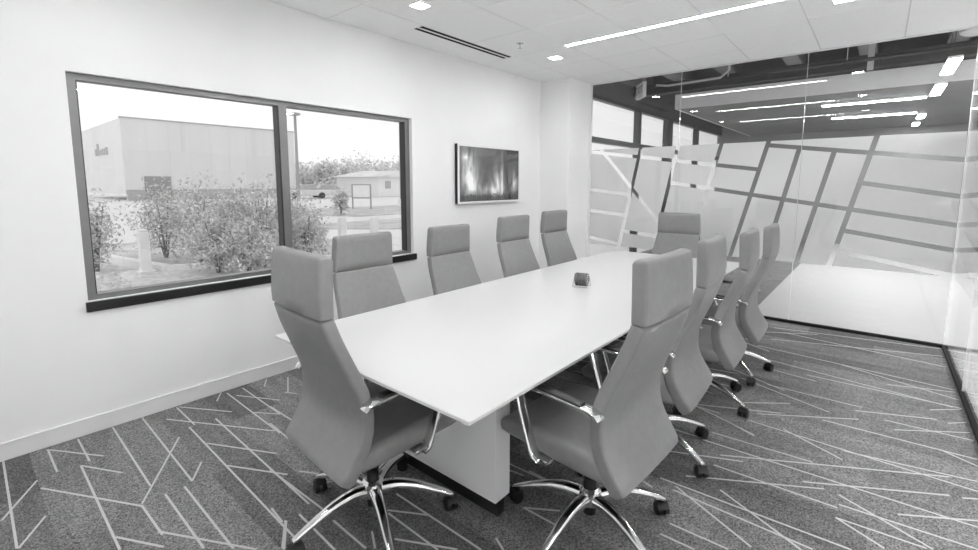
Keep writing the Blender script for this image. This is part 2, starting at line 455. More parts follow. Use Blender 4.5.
D = {2: ((1.12, 1.87), (.88, .63)), 3: ((1.57, 1.88), (1.42, 1.1)), 4: ((2.04, 1.89), (1.86, 1.16)), 5: ((2.49, 1.88), (2.21, .72)),
     6: ((2.76, 1.78), (2.61, 1.07)), 7: ((3.05, 1.76), (2.81, .63)), 8: ((3.36, 1.89), (3.09, .66))}
h1 = ((.44, 1.87), (2.41, 1.6)); h6 = ((1.51, 1.46), (3.96, 1.09)); ts = ((2.48, 1.85), (3.96, 1.65)); d1 = ((.62, 1.86), (1.34, 1.03))
cells = [(None, 2, [h1, ((.46, 1.37), (.97, 1.31)), ((.46, 1.09), (.93, 1.05)), ((.45, .73), (.86, .67)), d1]),
         (2, 3, [h1, d1, ((.96, .84), (1.32, .81))]), (3, 4, [h1, h6]), (4, 5, [h1, h6]), (5, 6, [ts, h6]), (6, 7, [ts, h6]), (7, 8, [ts, h6]),
         (8, None, [ts, ((3.31, 1.45), (3.95, 1.34)), h6, ((3.21, .99), (3.96, .87)), ((3.15, .79), (3.94, .65))])]
film = []
for lo, hi, cuts in cells:
    P = [[(.45, FZ0), (RX - .012, FZ0), (RX - .012, FZ1), (.45, FZ1)]]
    if hi: P = split_side(P, D[hi][0], D[hi][1], 0)
    if lo: P = split_side(P, D[lo][0], D[lo][1], 1)
    for c in cuts: P = split(P, *c)
    if lo in (5, 6, 7): P = [q for q in P if sum(v[1] - (ts[0][1] + (v[0] - ts[0][0]) * (ts[1][1] - ts[0][1]) / (ts[1][0] - ts[0][0])) for v in q) < 0]
    film += P
P = split(split_side(split_side([[(.45, FZ0), (RX - .012, FZ0), (RX - .012, FZ1), (.45, FZ1)]], *D[8], 0), *D[5], 1), *ts)      # one long strip above the upper stripe
film += [q for q in P if min(v[1] for v in q) > 1.2]
J = [.445, 1.58, 2.785, RX]
ge = empty('wall_glass_end', (0, GY, 0)); tag(ge, 'full height glass end wall with frosted angular film panels', kind='structure')
for k in range(3):
    x0, x1 = J[k] + .002, J[k + 1] - (.002 if k < 2 else .008)
    pane = link('glass_pane', boxm(x0, x1, -.006, .006, .02, H - .004), M['glass'], ge)
    link('polished_edge', boxm(x1 + .0004, x1 + .0036, -.006, .006, .02, H - .004), M['edge'], pane)
    for P in film:
        R = cutpoly(cutpoly(P, -1, 0, -(x0 + .001)), 1, 0, x1 - .001)
        if len(R) >= 3 and area(R) > 3e-4: link('film_panel', slab_poly(bmesh.new(), R, 'y', .0062, .0070), M['film'], pane)
link('floor_channel', boxm(.425, RX + .012, -.018, .018, 0, .028, bev=.002), M['slot'], ge)
link('head_channel', boxm(.425, RX + .012, -.016, .016, H - .012, H + .02), M['rail'], ge)
link('jamb_channel', boxm(.425, .447, -.018, .018, .02, H - .01), M['trimw'], ge)
# right wall
gr = empty('wall_glass_right', (RX, 0, 0)); tag(gr, 'full height glass side wall with slanted frosted film stripes', kind='structure')
JY = [YB, .85, 2.05, 3.25, 4.45, GY]
rf = [[(YB, FZ0), (GY - .02, FZ0), (GY - .02, FZ1), (YB, FZ1)]]
rcuts = [((5.66, 1.68), (4.96, 1.55)), ((5.66, 1.37), (4.6, 1.22)), ((5.64, 1.10), (4.52, .98)), ((5.66, .87), (4.49, .77))]
strips = []
for lo in (4.3, 2.9, 1.5, .1, YB - 1):
    P = [[(lo, FZ0), (lo + 1.4, FZ0), (lo + 1.4, FZ1), (lo, FZ1)]]
    P = [cutpoly(cutpoly(P[0], -1, .18, -lo + .25), 1, -.18, lo + 1.4 - SW - .25 if lo + 1.4 < GY else 99)]
    P = [cutpoly(cutpoly(q, 1, 0, GY - .02), -1, 0, -(YB + .01)) for q in P]
    for (a, b) in rcuts:
        s = lo + 1.4 - GY if lo < 4.3 else 0
        P = split([q for q in P if len(q) >= 3], (a[0] + s, a[1]), (b[0] + s, b[1]))
    strips += P
for k in range(5):
    y0, y1 = JY[k] + .002, JY[k + 1] - (.002 if k < 4 else .010)
    pane = link('glass_pane', boxm(-.006, .006, y0, y1, .02, H - .004), M['glass'], gr)
    if k < 4: link('polished_edge', boxm(-.006, .006, y1 + .0004, y1 + .0036, .02, H - .004), M['edge'], pane)
    for P in strips:
        R = cutpoly(cutpoly(P, -1, 0, -(y0 + .001)), 1, 0, y1 - .001)
        if len(R) >= 3 and area(R) > 3e-4: link('film_panel', slab_poly(bmesh.new(), R, 'x', .0062, .0070), M['film'], pane)
link('floor_channel', boxm(-.018, .018, YB, GY - .019, 0, .028, bev=.002), M['slot'], gr)
link('head_channel', boxm(-.016, .016, YB, GY - .017, H - .012, H + .02), M['rail'], gr)
link('corner_edge', boxm(-.009, .009, GY - .009, GY + .008, .028, H - .012), M['edge'], gr)

# ================================================================== CORRIDOR BEYOND THE GLASS
CYF = 14.0; CXR = 7.5
tag(link('floor_corridor', boxm(2.41, CXR, GY + .021, CYF, -.1, 0), M['pale']), 'pale wood look corridor floor beyond the glass', kind='structure')
tag(link('floor_corridor_carpet', boxm(0, 2.41, GY + .021, CYF, -.1, -.0005), M['carpet2']), 'dark grey corridor carpet beyond the glass', kind='structure')
tag(link('floor_hall', boxm(RX + .021, CXR, YB, GY + .021, -.1, 0), M['hallfloor']), 'hall floor beside the glass, made pale to bounce light', kind='structure')
tag(link('wall_corridor_end', boxm(-.1, CXR, CYF, CYF + .1, -.1, 3.7), M['cgrey']), 'grey wall at the end of the corridor', kind='structure')
bm = bmesh.new(); box(bm, CXR, CXR + .12, YB, CYF, -.1, .25); box(bm, CXR, CXR + .12, YB, CYF, 2.85, 3.7); box(bm, CXR, CXR + .12, 13.4, CYF, .25, 2.85)
tag(link('wall_hall_right', bm, M['wall']), 'pale wall holding the added hall windows', kind='structure')
wn3 = empty('window_added'); tag(wn3, 'unseen storefront window added across the hall for side daylight', kind='structure')  # invented glazing, added so daylight reaches the room from the side
for k in range(10):
    y0 = YB + k * 1.435
    link('mullion', boxm(CXR + .01, CXR + .10, y0, y0 + .06, .25, 2.85), M['alu'], wn3)
    link('pane', boxm(CXR + .05, CXR + .058, y0 + .06, y0 + 1.435, .25, 2.85), M['wglass'], wn3)
tag(link('ceiling_hall', boxm(RX + .051, CXR, YB, GY - .3, 2.95, 2.99), M['tile']), 'white hall ceiling beside the glass', kind='structure')
tag(link('ceiling_deck', boxm(-.2, CXR + .1, YB - .1, CYF + .1, 3.55, 3.65), M['deck']), 'dark exposed roof deck above the corridor', kind='structure')
tag(link('ceiling_soffit', boxm(.70, CXR, 8.17, CYF, 2.70, 2.74), M['cgrey']), 'grey lowered corridor ceiling', kind='structure')
tag(link('trim_3', box(boxm(.68, CXR, 8.15, 8.17, 2.695, 2.93), .68, .70, 8.17, CYF, 2.695, 2.93), M['fascia']), 'pale fascia band edging the lowered corridor ceiling', kind='structure')
# corridor window wall
bm = bmesh.new(); box(bm, -T, 0, GY, CYF, 2.80, 3.6); box(bm, -T, 0, GY, CYF, -.1, .08); box(bm, -T, 0, GY, 5.80, .08, 2.80)
tag(link('wall_corridor_left', bm, M['concrete']), 'dark grey wall above the corridor storefront windows', kind='structure')
wn2 = empty('window_2'); tag(wn2, 'dark framed storefront windows in the corridor beyond the glass', kind='structure')
ys = [5.80, 6.48, 8.38, 9.88, 11.9, CYF]
for k, yy in enumerate(ys[:-1]): link('mullion', boxm(-.11, .01, yy - .035, yy + (.035 if k != 3 else .22), .08, 2.80), M['darkalu'], wn2)
for k in range(5):
    a = ys[k] + (.037 if k != 3 else .222); b = ys[k + 1] - .037
    link('transom', boxm(-.10, .005, a, b, 2.09, 2.17), M['darkalu'], wn2)
    link('head_rail', boxm(-.10, .008, a, b, 2.745, 2.80), M['darkalu'], wn2)
    link('pane', boxm(-.06, -.052, a, b, 2.17, 2.745), M['wglass'], wn2)
    link('pane', boxm(-.06, -.052, a, b, .08, 2.09), M['wglass'], wn2)
# joists, beam, pipes
for x in (-.0, .72, 1.45, 2.30, 3.10, 3.92, 4.7, 5.5, 6.3):
    j = bmesh.new(); box(j, x + .02, x + .12, GY + .06, 8.6, 3.16, 3.55); box(j, x - .02, x + .16, GY + .06, 8.6, 3.12, 3.16)
    tag(link('roof_joist', j, M['joist']), 'grey roof joist running under the dark deck over the corridor', 'joist', 'corridor roof joists')
b = bmesh.new(); box(b, 0.02, CXR, 7.98, 8.12, 2.95, 3.0); box(b, .02, CXR, 8.03, 8.07, 3.0, 3.1); box(b, .02, CXR, 7.98, 8.12, 3.07, 3.115)
tag(link('steel_beam', b, M['pipe']), 'black steel beam above the pale corridor fascia', 'beam')
b = tube(bmesh.new(), [(.9, 7.2, 2.90), (7.4, 7.2, 2.90)], .022)
pp = link('sprinkler_pipe', b, M['pipe']); tag(pp, 'thin black sprinkler pipe hung under the roof joists', 'pipe')
for x in (1.7, 3.0, 4.4, 5.8): link('hanger_rod', cyl(bmesh.new(), (x, 7.2, 2.92), (x, 7.2, 3.55), .006, n=6), M['ppipe'], pp)
for x in (2.2, 3.3): link('sprinkler_head', cyl(bmesh.new(), (x, 7.2, 2.82), (x, 7.2, 2.89), .012, .016, n=8), M['pipe'], pp)
b = tube(bmesh.new(), [(.95, 6.55, 2.80), (1.1, 6.58, 2.78), (1.75, 6.62, 2.80), (1.85, 6.62, 2.88), (1.85, 6.62, 3.56)], .014)
tag(link('conduit', b, M['ppipe']), 'pale bent conduit leading away from the exit sign', 'conduit')
# vertical pale post under the joist
v = bmesh.new(); box(v, 3.19, 3.25, 7.3, 7.36, 2.80, 3.55); tag(link('hanger_strut', v, M['ppipe']), 'pale vertical strut hanging beside a roof joist', 'strut')
for k, (x, lab) in enumerate(((3.95, 'round pale projector hung from the corridor roof near the glass corner'),)):
    e = empty('ceiling_speaker', (4.02, 6.55, 2.90)); tag(e, 'pale round ceiling speaker dish near the glass corner', 'speaker')
    s = bmesh.new(); bmesh.ops.create_uvsphere(s, u_segments=20, v_segments=10, radius=.13, matrix=Matrix.Scale(.32, 4, (0, 0, 1))); smooth_mod(link('dish', s, M['sign'], e))
    link('stem', cyl(bmesh.new(), (0, 0, .02), (0, 0, .65), .015), M['pipe'], e)
    link('mount_box', boxm(-.10, .06, -.05, .15, .06, .30, bev=.01), M['joist'], e)
# exit sign
ex = empty('exit_sign', (.80, 6.40, 2.60), math.radians(-50)); tag(ex, 'small white exit sign hung from the corridor roof', 'sign')
link('housing', boxm(-.15, .15, -.025, .025, .02, .22, bev=.006), M['sign'], ex)
link('canopy', boxm(-.06, .06, -.02, .05, .22, .30, bev=.004), M['joist'], ex)
link('stem', cyl(bmesh.new(), (0, .01, .30), (0, .01, .95), .012), M['pipe'], ex)
tcv = bpy.data.curves.new('exit_text', 'FONT'); tcv.body = 'EXIT'; tcv.size = .15; tcv.align_x = 'CENTER'; tcv.align_y = 'CENTER'; tcv.extrude = .001
to = bpy.data.objects.new('exit_text_tmp', tcv); COL.objects.link(to); dg = bpy.context.evaluated_depsgraph_get()
tm = bpy.data.meshes.new_from_object(to.evaluated_get(dg)); bpy.data.objects.remove(to)
t_ = link('lettering', tm, M['ink'], ex); t_.location = (0, -.0265, .12); t_.rotation_euler = (PI / 2, 0, 0)
# corridor lamps
def bar_lamp(name, x0, x1, y0, y1, z, mat, label, cat='light', group=None, h=.03):
    e = empty(name, ((x0 + x1) / 2, (y0 + y1) / 2, z)); tag(e, label, cat, group)
    dx, dy = (x1 - x0) / 2, (y1 - y0) / 2
    link('housing', boxm(-dx - .006, dx + .006, -dy - .006, dy + .006, .004, h), M['trimw'], e)
    link('diffuser', boxm(-dx, dx, -dy, dy, 0, .0038), mat, e)
    return e
bar_lamp('corridor_light', 2.62, 3.82, 9.17, 9.29, 2.668, M['clamp'], 'long corridor light strip closer to the pale fascia', group=None)
bar_lamp('corridor_light', 2.62, 3.80, 11.05, 11.17, 2.668, M['clamp'], 'long corridor light strip further behind the pale fascia')
bar_lamp('corridor_light', 3.85, 3.95, 8.18, 9.10, 2.668, M['clamp'], 'corridor light strip running lengthwise, joining the closer cross strip')
bar_lamp('corridor_light', 3.85, 3.95, 6.75, 7.65, 2.70, M['clamp'], 'corridor light strip hung before the pale fascia near the glass corner')
for yy in (7.0, 7.4): cyl_o = link('hanger_rod', cyl(bmesh.new(), (3.9, yy, 2.73), (3.9, yy, 3.55), .005, n=6), M['pipe']); tag(cyl_o, 'thin rod holding the corridor light strip near the glass corner', 'rod', 'light hanger rods')
bar_lamp('corridor_light', 3.84, 3.94, 11.45, 12.1, 2.668, M['clamp'], 'short corridor light strip beyond the second cross strip')
bar_lamp('corridor_light', 3.83, 3.93, 12.9, 13.5, 2.668, M['clamp'], 'short corridor light strip by the corridor end wall')
for (x, y) in ((6.5, -.2), (6.5, 1.5), (6.5, 3.2), (6.5, 4.9)):  # unseen strips, added to light the room through the side glass
    bar_lamp('hall_fill_light', x - .6, x + .6, y - .06, y + .06, 2.9, M['hfill'], 'added unseen fill light strip beyond the side glass wall', group='added hall fill strips', h=.05)

# ================================================================== CEILING FIXTURES
for (x, y), lab in zip(DOWN, ['square recessed downlight above the window, beside the slot vent', 'square recessed downlight close to the white pillar', 'square recessed downlight close to the side glass wall and the frosted end wall',
        'square recessed downlight at mid room by the side glass wall', 'square recessed downlight by the back wall above the window', 'square recessed downlight by the back wall at the side glass']):
    e = empty('downlight', (x, y, H)); tag(e, lab, 'light', 'recessed ceiling downlights')
    t = bmesh.new()
    for a in ((-.062, .062, -.062, -.054), (-.062, .062, .054, .062), (-.062, -.054, -.054, .054), (.054, .062, -.054, .054)): box(t, *a, -.003, .02)
    link('trim_ring', t, M['trimw'], e)
    link('lens', boxm(-.0535, .0535, -.0535, .0535, .001, .012), M['lamp'], e)
for y, lab in zip(LIN_Y, ('recessed linear ceiling light closest to the frosted end wall', 'recessed linear ceiling light over the middle of the table', 'recessed linear ceiling light by the back wall')):
    e = empty('linear_light', (1.935, y, H)); tag(e, lab, 'light', 'recessed linear ceiling lights')
    link('housing', boxm(-.884, .884, -.023, .023, .010, .020), M['trimw'], e)
    link('diffuser', boxm(-.875, .875, -.015, .015, .0, .0095), M['lamp'], e)
e = empty('slot_diffuser', (.388, 3.3075, H)); tag(e, 'black two slot linear air vent in the ceiling', 'air vent')
for xx in (-.033, .032):
    link('slot', boxm(xx - .0195, xx + .0195, -.607, .607, -.001, .0195), M['slot'], e)
    link('slot_blade', boxm(xx - .003, xx + .003, -.607, .607, -.003, -.0012), M['slot'], e)
link('centre_bar', boxm(-.0125, .0115, -.607, .607, -.002, .018), M['trimw'], e)
e = empty('fire_sprinkler', (.77, 3.61, H)); tag(e, 'tiny metal sprinkler head under the ceiling by the slot vent', 'sprinkler')
link('escutcheon', cyl(bmesh.new(), (0, 0, -.006), (0, 0, 0), .030, .034, 20), M['wire'], e)
link('body', cyl(bmesh.new(), (0, 0, -.035), (0, 0, -.006), .008, .012, 10), M['wire'], e)
link('deflector', cyl(bmesh.new(), (0, 0, -.045), (0, 0, -.042), .018, .018, 14), M['wire'], e)

# ================================================================== CONFERENCE TABLE
TX0, TX1, TY0, TY1, TZ = 1.292, 2.53, .968, 4.64, .74
tb = empty('conference_table', ((TX0 + TX1) / 2, (TY0 + TY1) / 2, 0)); tag(tb, 'long white conference table with thin top and slab pedestals', 'table')
hx, hy = (TX1 - TX0) / 2, (TY1 - TY0) / 2
bm = bmesh.new()
lv = [(hx - .002, hy - .002, TZ), (hx, hy, TZ - .002), (hx, hy, TZ - .012), (hx - .05, hy - .05, TZ - .034)]
rings = [[bm.verts.new((sx * a, sy * b, z)) for sx, sy in ((-1, -1), (1, -1), (1, 1), (-1, 1))] for a, b, z in lv]
bm.faces.new(rings[0])
for A, B in zip(rings, rings[1:]):
    for k in range(4): bm.faces.new((A[k], B[k], B[(k + 1) % 4], A[(k + 1) % 4]))
bm.faces.new(rings[-1][::-1]); bmesh.ops.recalc_face_normals(bm, faces=bm.faces[:])
link('tabletop', bm, M['table'], tb)
cyy = (TY0 + TY1) / 2
for (y0, y1) in ((1.432, 1.532), (4.076, 4.176)):
    p = link('pedestal', boxm(-.345, .345, y0 - cyy, y1 - cyy, .08, TZ - .034, bev=.002), M['pedestal'], tb)
    link('plinth', boxm(-.335, .335, y0 - cyy + .028, y1 - cyy - .028, 0, .08), M['plinth'], p)
link('support_beam', boxm(-.05, .05, 1.532 - cyy, 4.076 - cyy, TZ - .11, TZ - .034), M['plinth'], tb)

# ================================================================== CHAIRS
back_c = [(-.250, .368, .252, .060, .013), (-.222, .41, .254, .060, .013), (-.184, .48, .255, .056, .013), (-.168, .56, .254, .052, .013), (-.180, .66, .248, .050, .013), (-.224, .77, .234, .050, .013),
          (-.264, .87, .224, .050, .013), (-.288, .948, .213, .050, .013)]
st = spline(back_c, 4)
st = [(st[0][0] - .012, st[0][1] - .016, .243, .044, .012)] + st
me_back = link('tmp', loft(st + [(-.289, .953, .208, .042, .012)], bow=.012), M['leather']); smooth_mod(me_back, 60)
hd = [(-.289, .956, .203, .040, .010), (-.289, .960, .213, .054, .012), (-.290, 1.00, .213, .058, .013), (-.288, 1.06, .211, .058, .013), (-.284, 1.13, .208, .056, .013), (-.281, 1.162, .206, .054, .013), (-.280, 1.171, .202, .044, .012), (-.280, 1.175, .195, .026, .008)]
me_head = link('tmp', loft(hd, bow=.010), M['leather']); smooth_mod(me_head, 60)
se = [(-.20, .405, .236, .05, .02), (-.185, .405, .252, .085, .03), (-.10, .410, .255, .095, .032), (.05, .418, .255, .098, .034), (.17, .424, .253, .092, .034), (.26, .418, .248, .078, .032), (.292, .406, .240, .052, .025), (.302, .400, .226, .024, .011)]
me_seat = link('tmp', loft(se), M['leather']); smooth_mod(me_seat, 60)
me_pan = link('tmp', boxm(-.15, .15, -.14, .16, .335, .366, bev=.012), M['plastic'])
me_lift = link('tmp', cyl(cyl(bmesh.new(), (0, 0, .20), (0, 0, .34), .018, n=16), (0, 0, .06), (0, 0, .22), .027, n=16), M['plastic']); smooth_mod(me_lift, 40)
me_hub = link('tmp', cyl(cyl(bmesh.new(), (0, 0, .112), (0, 0, .165), .052, .046, 20), (0, 0, .165), (0, 0, .178), .046, .034, 20), M['chrome']); smooth_mod(me_hub, 40)
# base leg along +x: arched, tapering
def leg_mesh():
    pts = [(.03, .138, .025, .038), (.10, .146, .023, .034), (.18, .136, .020, .028), (.26, .110, .017, .022), (.325, .084, .014, .017), (.350, .073, .012, .012)]
    bm = bmesh.new(); rings = []
    for (x, z, hw, ht) in spline(pts, 3):
        rings.append([bm.verts.new((x, a * hw, z + c * ht / 2)) for a, c in ((1, -1), (1, .3), (.55, 1), (-.55, 1), (-1, .3), (-1, -1))])
    for A, B in zip(rings, rings[1:]):
        for k in range(6): bm.faces.new((A[k], B[k], B[(k + 1) % 6], A[(k + 1) % 6]))
    bm.faces.new(rings[0]); bm.faces.new(rings[-1][::-1]); bmesh.ops.recalc_face_normals(bm, faces=bm.faces[:])
    return bm
me_leg = link('tmp', leg_mesh(), M['chrome']); smooth_mod(me_leg, 50)
def caster_mesh():
    bm = bmesh.new()
    for s in (-1, 1): cyl(bm, (0, s * .007, .029), (0, s * .026, .029), .029, .026, 18)
    cyl(bm, (.0, 0, .03), (.0, 0, .072), .009, n=10)
    h = []
    for k in range(7):
        a = math.radians(20 + k * 22)
        h.append([bm.verts.new((math.cos(a) * r, yy, .029 + math.sin(a) * r)) for r, yy in ((.034, -.022), (.034, .022), (.027, .022), (.027, -.022))])
    for A, B in zip(h, h[1:]):
        for k in range(4): bm.faces.new((A[k], A[(k + 1) % 4], B[(k + 1) % 4], B[k]))
    bm.faces.new(h[0][::-1]); bm.faces.new(h[-1]); bmesh.ops.recalc_face_normals(bm, faces=bm.faces[:])
    return bm
me_cast = link('tmp', caster_mesh(), M['plastic']); smooth_mod(me_cast, 40)
# arm: flat polished bar, closed by the seat and the back
def bar_mesh(path, wd, th):
    bm = bmesh.new(); rings = []
    for i, (y, z) in enumerate(path):
        a = path[max(i - 1, 0)]; b = path[min(i + 1, len(path) - 1)]
        t = Vector((0, b[0] - a[0], b[1] - a[1])).normalized(); n = Vector((0, -t.z, t.y))
        ring = []
        for (u, v) in ((1, -.5), (1, .5), (.8, 1), (-.8, 1), (-1, .5), (-1, -.5), (-.8, -1), (.8, -1)):
            ring.append(bm.verts.new(Vector((u * wd / 2, y, z)) + n * v * th / 2))
        rings.append(ring)
    for A, B in zip(rings, rings[1:]):
        for k in range(8): bm.faces.new((A[k], A[(k + 1) % 8], B[(k + 1) % 8], B[k]))
    bm.faces.new(rings[0][::-1]); bm.faces.new(rings[-1]); bmesh.ops.recalc_face_normals(bm, faces=bm.faces[:])
    return bm
apath = [(-.190, .622), (-.178, .636), (-.15, .644), (-.05, .650), (.05, .655), (.125, .656), (.152, .651), (.165, .637), (.166, .62), (.148, .55), (.122, .47), (.100, .41), (.085, .378), (.06, .366)]
me_arm = link('tmp', bar_mesh(apath, .048, .015), M['chrome']); smooth_mod(me_arm, 50)
me_pad = link('tmp', bar_mesh([(-.12, .6555), (-.10, .6585), (.0, .6635), (.09, .6665), (.115, .6655)], .040, .010), M['pad']); smooth_mod(me_pad, 50)
me_brk = link('tmp', boxm(-.03, .03, -.04, .02, .358, .374, bev=.004), M['chrome'])
PARTS = {k: v.data for k, v in dict(back=me_back, head=me_head, seat=me_seat, pan=me_pan, lift=me_lift, hub=me_hub, leg=me_leg, cast=me_cast, arm=me_arm, pad=me_pad, brk=me_brk).items()}
for o in (me_back, me_head, me_seat, me_pan, me_lift, me_hub, me_leg, me_cast, me_arm, me_pad, me_brk): bpy.data.objects.remove(o)
def chair(x, y, face, dz, base_deg, label):
    r = math.radians(face)
    c = empty('office_chair', (x, y, 0), r); tag(c, label, 'chair', 'high back chairs around the conference table')
    def add(nm, key, dzv=dz):
        o = link(nm, PARTS[key], None, c); o.location.z = dzv; return o
    add('seat', 'seat'); add('backrest', 'back'); add('headrest', 'head'); add('seat_plate', 'pan'); add('gas_lift', 'lift', 0); add('base_hub', 'hub', 0)
    for s in (-1, 1):
        a = add('armrest', 'arm'); a.location.x = s * .278
        p = link('arm_pad', PARTS['pad'], None, a)
        k = link('arm_bracket', PARTS['brk'], None, a); k.location = (-s * .03, .07, 0)
    for k in range(5):
        an = math.radians(base_deg + 72 * k) - r
        l = link('base_leg', PARTS['leg'], None, c); l.rotation_euler = (0, 0, an)
        w_ = link('caster', PARTS['cast'], None, l); w_.location = (.338, 0, 0); w_.rotation_euler = (0, 0, random.uniform(-2, 2))
    return c
CH = 'grey leather high-back office chair '
chair(1.825, 1.115, -4.5, .028, 47, CH + 'at the table end away from the glass wall')
chair(2.572, 1.680, 87, .024, 51, CH + 'on the side glass side, fourth from the frosted end wall')
chair(2.528, 2.450, 93, .012, 51, CH + 'on the side glass side, third from the frosted end wall')
chair(2.546, 3.235, 93, -.014, 54, CH + 'on the side glass side, second from the frosted end wall')
chair(2.562, 3.90, 92, -.024, 29, CH + 'on the side glass side, closest to the frosted end wall')
chair(1.24, 1.70, -90, -.038, 40, CH + 'in front of the right window pane, fourth from the pillar')
chair(1.215, 2.49, -90, -.040, 20, CH + 'between window and picture, third from the pillar')
chair(1.25, 3.26, -90, -.006, 60, CH + 'below the picture, second from the pillar')
chair(1.175, 4.05, -91, .002, 35, CH + 'on the window side, closest to the white pillar')
chair(1.84, 4.70, 180, -.028, 15, CH + 'at the table end before the frosted end wall')

# ================================================================== COASTERS ON THE TABLE
hc = Vector((1.885, 2.835, TZ))
ch = empty('coaster_holder', hc, math.radians(12)); tag(ch, 'small wire coaster stand in the middle of the white table', 'coaster stand')
for s in (-1, 1):
    x = s * .050
    b = tube(bmesh.new(), [(x, -.045, .003), (x * .96, -.030, .045), (x * .92, -.012, .085), (x * .92, 0, .09), (x * .92, .012, .085), (x * .96, .030, .045), (x, .045, .003)], .0022, 6)
    smooth_mod(link('wire_leg', b, M['wire'], ch))
for s in (-1, 1): link('wire_rail', tube(bmesh.new(), [(-.050, s * .045, .003), (.050, s * .045, .003)], .0022, 6), M['wire'], ch)
for k in range(4):
    e = bmesh.new(); cyl(e, (-.0085, 0, 0), (.0085, 0, 0), .045, n=36)
    bmesh.ops.bevel(e, geom=[ed for ed in e.edges if len(ed.link_faces) == 2 and ed.calc_face_angle() > 1], offset=.003, segments=2, affect='EDGES')
    o = link('coaster', e, M['coaster']); smooth_mod(o)
    o.matrix_world = Matrix.Translation(hc) @ Matrix.Rotation(math.radians(12), 4, 'Z') @ Matrix.Translation((-.0315 + .021 * k, 0, .0505))
    tag(o, 'round dark mottled coaster standing upright in the wire stand', 'coaster', 'coasters in the wire stand')

# ================================================================== PICTURE ON THE WALL
def picture_mat():
    m, nt, N, L, b = new_mat('fireworks_print')
    b.inputs['Roughness'].default_value = .25
    tc = N.new('ShaderNodeTexCoord'); sp = N.new('ShaderNodeSeparateXYZ'); L.new(tc.outputs['Object'], sp.inputs[0])
    def math_(op, a, c=None, v=None):
        n = N.new('ShaderNodeMath'); n.operation = op; n.use_clamp = False
        L.new(a, n.inputs[0])
        if c is not None: L.new(c, n.inputs[1])
        elif v is not None: n.inputs[1].default_value = v
        return n.outputs[0]
    Yc, Zc = sp.outputs['Y'], sp.outputs['Z']
    mp = N.new('ShaderNodeMapping'); mp.inputs['Scale'].default_value = (1, 9, 3.2); L.new(tc.outputs['Object'], mp.inputs[0])
    no = N.new('ShaderNodeTexNoise'); no.inputs['Scale'].default_value = 1.6; no.inputs['Detail'].default_value = 6; L.new(mp.outputs[0], no.inputs['Vector'])
    tot = None
    for (cy_, cz_, sy, sz, am) in ((-.38, .02, .10, .20, .75), (-.30, -.12, .12, .13, .6), (.10, -.13, .06, .15, .85), (.20, -.10, .022, .22, .8), (.42, -.10, .07, .11, .75), (-.41, .18, .05, .03, .6), (.02, -.17, .18, .06, .5)):
        u = math_('MULTIPLY', math_('SUBTRACT', Yc, v=cy_), v=1 / sy); w_ = math_('MULTIPLY', math_('SUBTRACT', Zc, v=cz_), v=1 / sz)
        r = math_('ADD', math_('MULTIPLY', u, u), math_('MULTIPLY', w_, w_))
        g = math_('MULTIPLY', math_('POWER', math_('ADD', r, v=1.0), v=-1.6), v=am)
        tot = g if tot is None else math_('ADD', tot, g)
    nn = N.new('ShaderNodeMapRange'); nn.inputs[1].default_value = .3; nn.inputs[2].default_value = .68; nn.inputs[3].default_value = .25; nn.inputs[4].default_value = 1.35
    L.new(no.outputs['Fac'], nn.inputs[0])
    tot = math_('MULTIPLY', math_('POWER', tot, v=1.25), nn.outputs[0])
    # dark roofline along the bottom
    n3 = N.new('ShaderNodeTexNoise'); n3.inputs['Scale'].default_value = 40; L.new(tc.outputs['Object'], n3.inputs['Vector'])
    edge = math_('ADD', math_('MULTIPLY', n3.outputs['Fac'], v=.10), v=-.275)
    below = math_('LESS_THAN', Zc, edge)
    keep = math_('SUBTRACT', math_('MULTIPLY', below, v=-.75), v=-1.0)
    val = math_('ADD', math_('MULTIPLY', tot, keep), v=.03)
    val = math_('MULTIPLY', val, v=1.5)
    L.new(val, b.inputs['Base Color'])
    return m
pc = empty('wall_picture', (0, 4.07, 1.55)); tag(pc, 'framed fireworks night print hung beside the window', 'picture')
py, pz = .545, .315
link('frame_box', boxm(.002, .040, -py, py, -pz, pz), M['black'], pc)
fr = bmesh.new()
for a in ((-py, py, pz - .022, pz), (-py, py, -pz, -pz + .022), (-py, -py + .022, -pz + .022, pz - .022), (py - .022, py, -pz + .022, pz - .022)): box(fr, .040, .048, *a)
link('frame_face', fr, M['trimw'], pc)
link('print', boxm(.0401, .0425, -py + .022, py - .022, -pz + .022, pz - .022), picture_mat(), pc)
link('glazing', boxm(.0440, .0455, -py + .022, py - .022, -pz + .022, pz - .022), M['glass'], pc)

# ================================================================== OUTSIDE THE WINDOW
GZ = -.15
def quad_slab(name, pts, z0, z1, mat, label):
    bm = bmesh.new(); A = [bm.verts.new((x, y, z1)) for x, y in pts]; B = [bm.verts.new((x, y, z0)) for x, y in pts]
    bm.faces.new(A); bm.faces.new(B[::-1])
    for i in range(len(pts)): j = (i + 1) % len(pts); bm.faces.new((A[i], B[i], B[j], A[j]))
    bmesh.ops.recalc_face_normals(bm, faces=bm.faces[:])
    return tag(link(name, bm, mat), label, kind='structure')
quad_slab('ground', [(-140, -60), (-.16, -60), (-.16, 140), (-140, 140)], GZ - .4, GZ - .02, M['road'], 'pale paving and street outside the window')
quad_slab('ground_yard', [(CXR + .13, -60), (120, -60), (120, 140), (CXR + .13, 140)], GZ - .4, GZ - .02, M['road'], 'pale paved yard beyond the added hall windows')
quad_slab('ground_gravel', [(-9.2, -6), (-.17, -6), (-.17, 5.2), (-5.2, 5.2), (-6.5, 2.42), (-9.2, 1.9)], GZ - .1, GZ, M['gravelbed'], 'pale gravel bed right outside the window')
